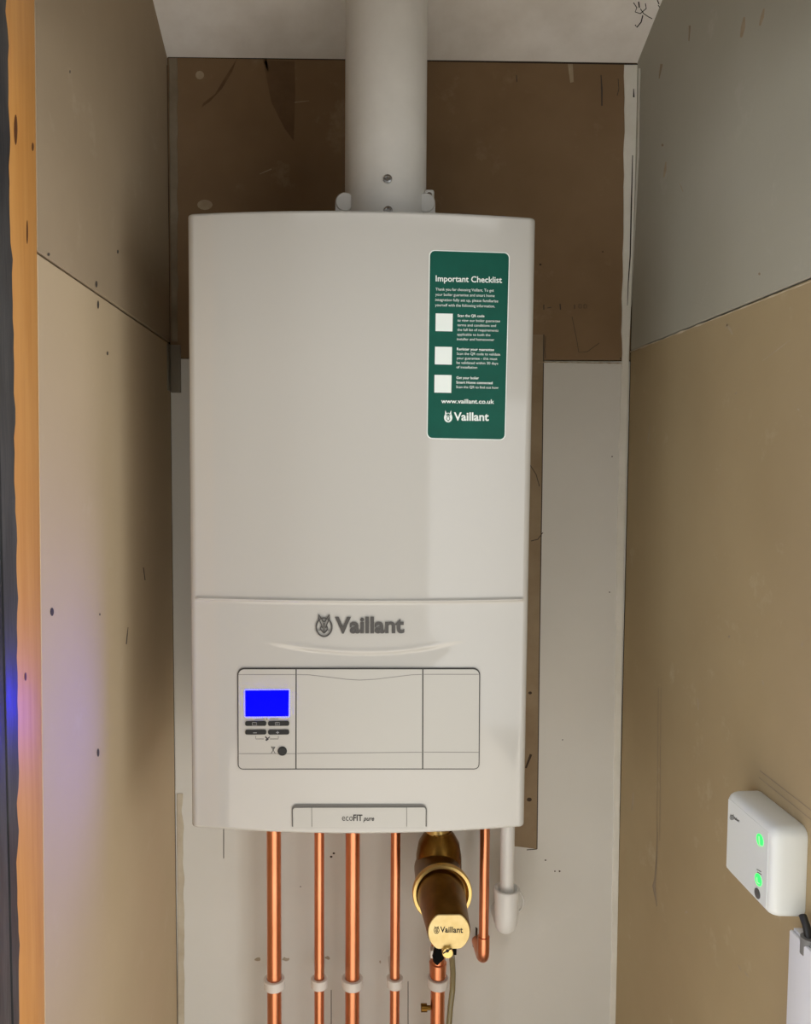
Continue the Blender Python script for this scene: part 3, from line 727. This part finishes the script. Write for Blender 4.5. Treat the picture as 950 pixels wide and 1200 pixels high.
# ------------------------------------------------------------------ receiver box on the right wall
XF = .3921; Y0, Y1, Z0, Z1 = -.176, -.080, -.362, -.2712
rb = thing('receiver_box', 'white wireless receiver box with two green lights on right wall', 'control box', (XR, (Y0+Y1)/2, (Z0+Z1)/2))
bm = bmesh.new()                                    # rounded in plan, softened towards the face
def rrect(y0, y1, z0, z1, r, n=6):
    pts = []
    for cy_, cz_, a0 in ((y1-r, z1-r, 0), (y0+r, z1-r, 90), (y0+r, z0+r, 180), (y1-r, z0+r, 270)):
        for i in range(n+1):
            a = math.radians(a0+90*i/n); pts.append((cy_+r*math.cos(a), cz_+r*math.sin(a)))
    return pts
prof = [(XR-.0002, .0008), (XR-.003, 0), (XF+.010, .0004), (XF+.006, .0012), (XF+.003, .0025), (XF+.001, .0045), (XF, .0072)]
rings = [[bm.verts.new((x, y, z)) for y, z in rrect(Y0+ins, Y1-ins, Z0+ins, Z1-ins, .0105-ins*.6)] for x, ins in prof]
for a, c in zip(rings, rings[1:]):
    for i in range(len(a)): j = (i+1) % len(a); bm.faces.new((a[i], a[j], c[j], c[i]))
bm.faces.new(rings[0]); bm.faces.new(rings[-1])
house = obj('housing', bm, 'box_white', rb, sharp=60)
sb = plane((XF, 0, 0), (-1, 0, 0))
bm = bmesh.new()
a = [bm.verts.new((XF-.0004, y, z)) for y, z in rrect(Y0+.0100, Y1-.0064, Z0+.0064, Z1-.0088, .002)]; b = [bm.verts.new((XF+.001, v.co.y, v.co.z)) for v in a]
bm.faces.new(a)
for i in range(len(a)): j = (i+1) % len(a); bm.faces.new((a[i], a[j], b[j], b[i]))
obj('face_plate', bm, 'box_face', rb)
def box_disc(name, px, py, r, m, d=.0012, lab=None):
    p = sb(px, py, .0003)
    obj(name, lathe([(0, r), (d*.7, r), (d, r*.8)], p, (-1, 0, 0), 20), m, rb, label=lab)
box_disc('indicator_light', 890.6, 984.5, .0058, 'green_led', lab='upper round green light')
box_disc('indicator_light', 888.8, 1031, .0058, 'green_led', lab='lower round green light')
box_disc('button', 887.6, 1047, .0050, 'button_grey', lab='small dark round button')
sp = lambda px, py, off=0: sb(px, py, off+.0004)
bm = bmesh.new()
ribbon(sp, [(889, 980), (889.6, 990), (892.5, 991.8)], 1.2, .0015, bm, .0012)
ribbon(sp, [(886.5, 1028), (887, 1034), (890, 1036)], 1.0, .0015, bm, .0012)
obj('symbol', bm, 'white_print', rb, kind='stuff')
bm = bmesh.new()
for p0, p1 in (((886.4, 1018.6), (891.6, 1021.8)), ((887, 1022), (892, 1025))): ribbon(sp, [p0, p1], .8, .0002, bm)
obj('symbol', bm, 'seam', rb, kind='stuff')
obj('emblem', emblem(sp, 857.4, 957.4, 7, .0002), 'seam', rb)
bm = bmesh.new()
text_bm(sp, 'Vaillant', 859.4, 866, 959.6, 3.6, .0002, .02, .62, bm=bm)
obj('lettering', bm, 'seam', rb)

# trunking and cable gland below the box
ty = P(923.5, 1100, 'x', .409).y; tz = P(923.5, 1086.5, 'x', .409).z
t = thing('cable_trunking', 'white plastic cable trunking running down the right wall below receiver box', 'trunking', (XR, ty-.02, ZF))
obj('base', bx((XR-.012, ty-.040, ZF), (XR-.0002, ty-.001, tz+.0005), bev=.0006), 'trunking', t)
obj('lid', bx((.409, ty-.0405, ZF), (XR-.0118, ty, tz-.001), bev=.0022), 'trunking', t)
t = thing('cable_gland', 'grey cable gland with black cable between receiver box and trunking', 'cable', (XR, ty-.02, tz))
zc_ = (tz+Z0)/2
bm = tb([(.416, ty-.022, tz-.012), (.416, ty-.022, tz+.004)], .0078, 20)
obj('nut', bm, 'gland', t)
obj('cable', tb([(.416, ty-.022, tz), (.4155, ty-.021, zc_), (.415, ty-.018, Z0+.006), (.4155, ty-.0105, Z0+.012)], .0035, 14), 'cable', t)

# small angle bracket in the back left corner
a = P(199.5, 404, 'y', YB-.006); b = P(211.5, 460, 'y', YB-.006)
t = thing('corner_bracket', 'small dark metal angle bracket in back left corner beside boiler', 'bracket', (a.x, YB, b.z))
obj('plate', bx((a.x, YB-.006, b.z), (b.x, YB-.0002, a.z), bev=.0008), 'bracket', t)
obj('flange', bx((a.x-.003, YB-.022, b.z+.002), (a.x, YB-.0002, a.z), bev=.0006), 'bracket', t)
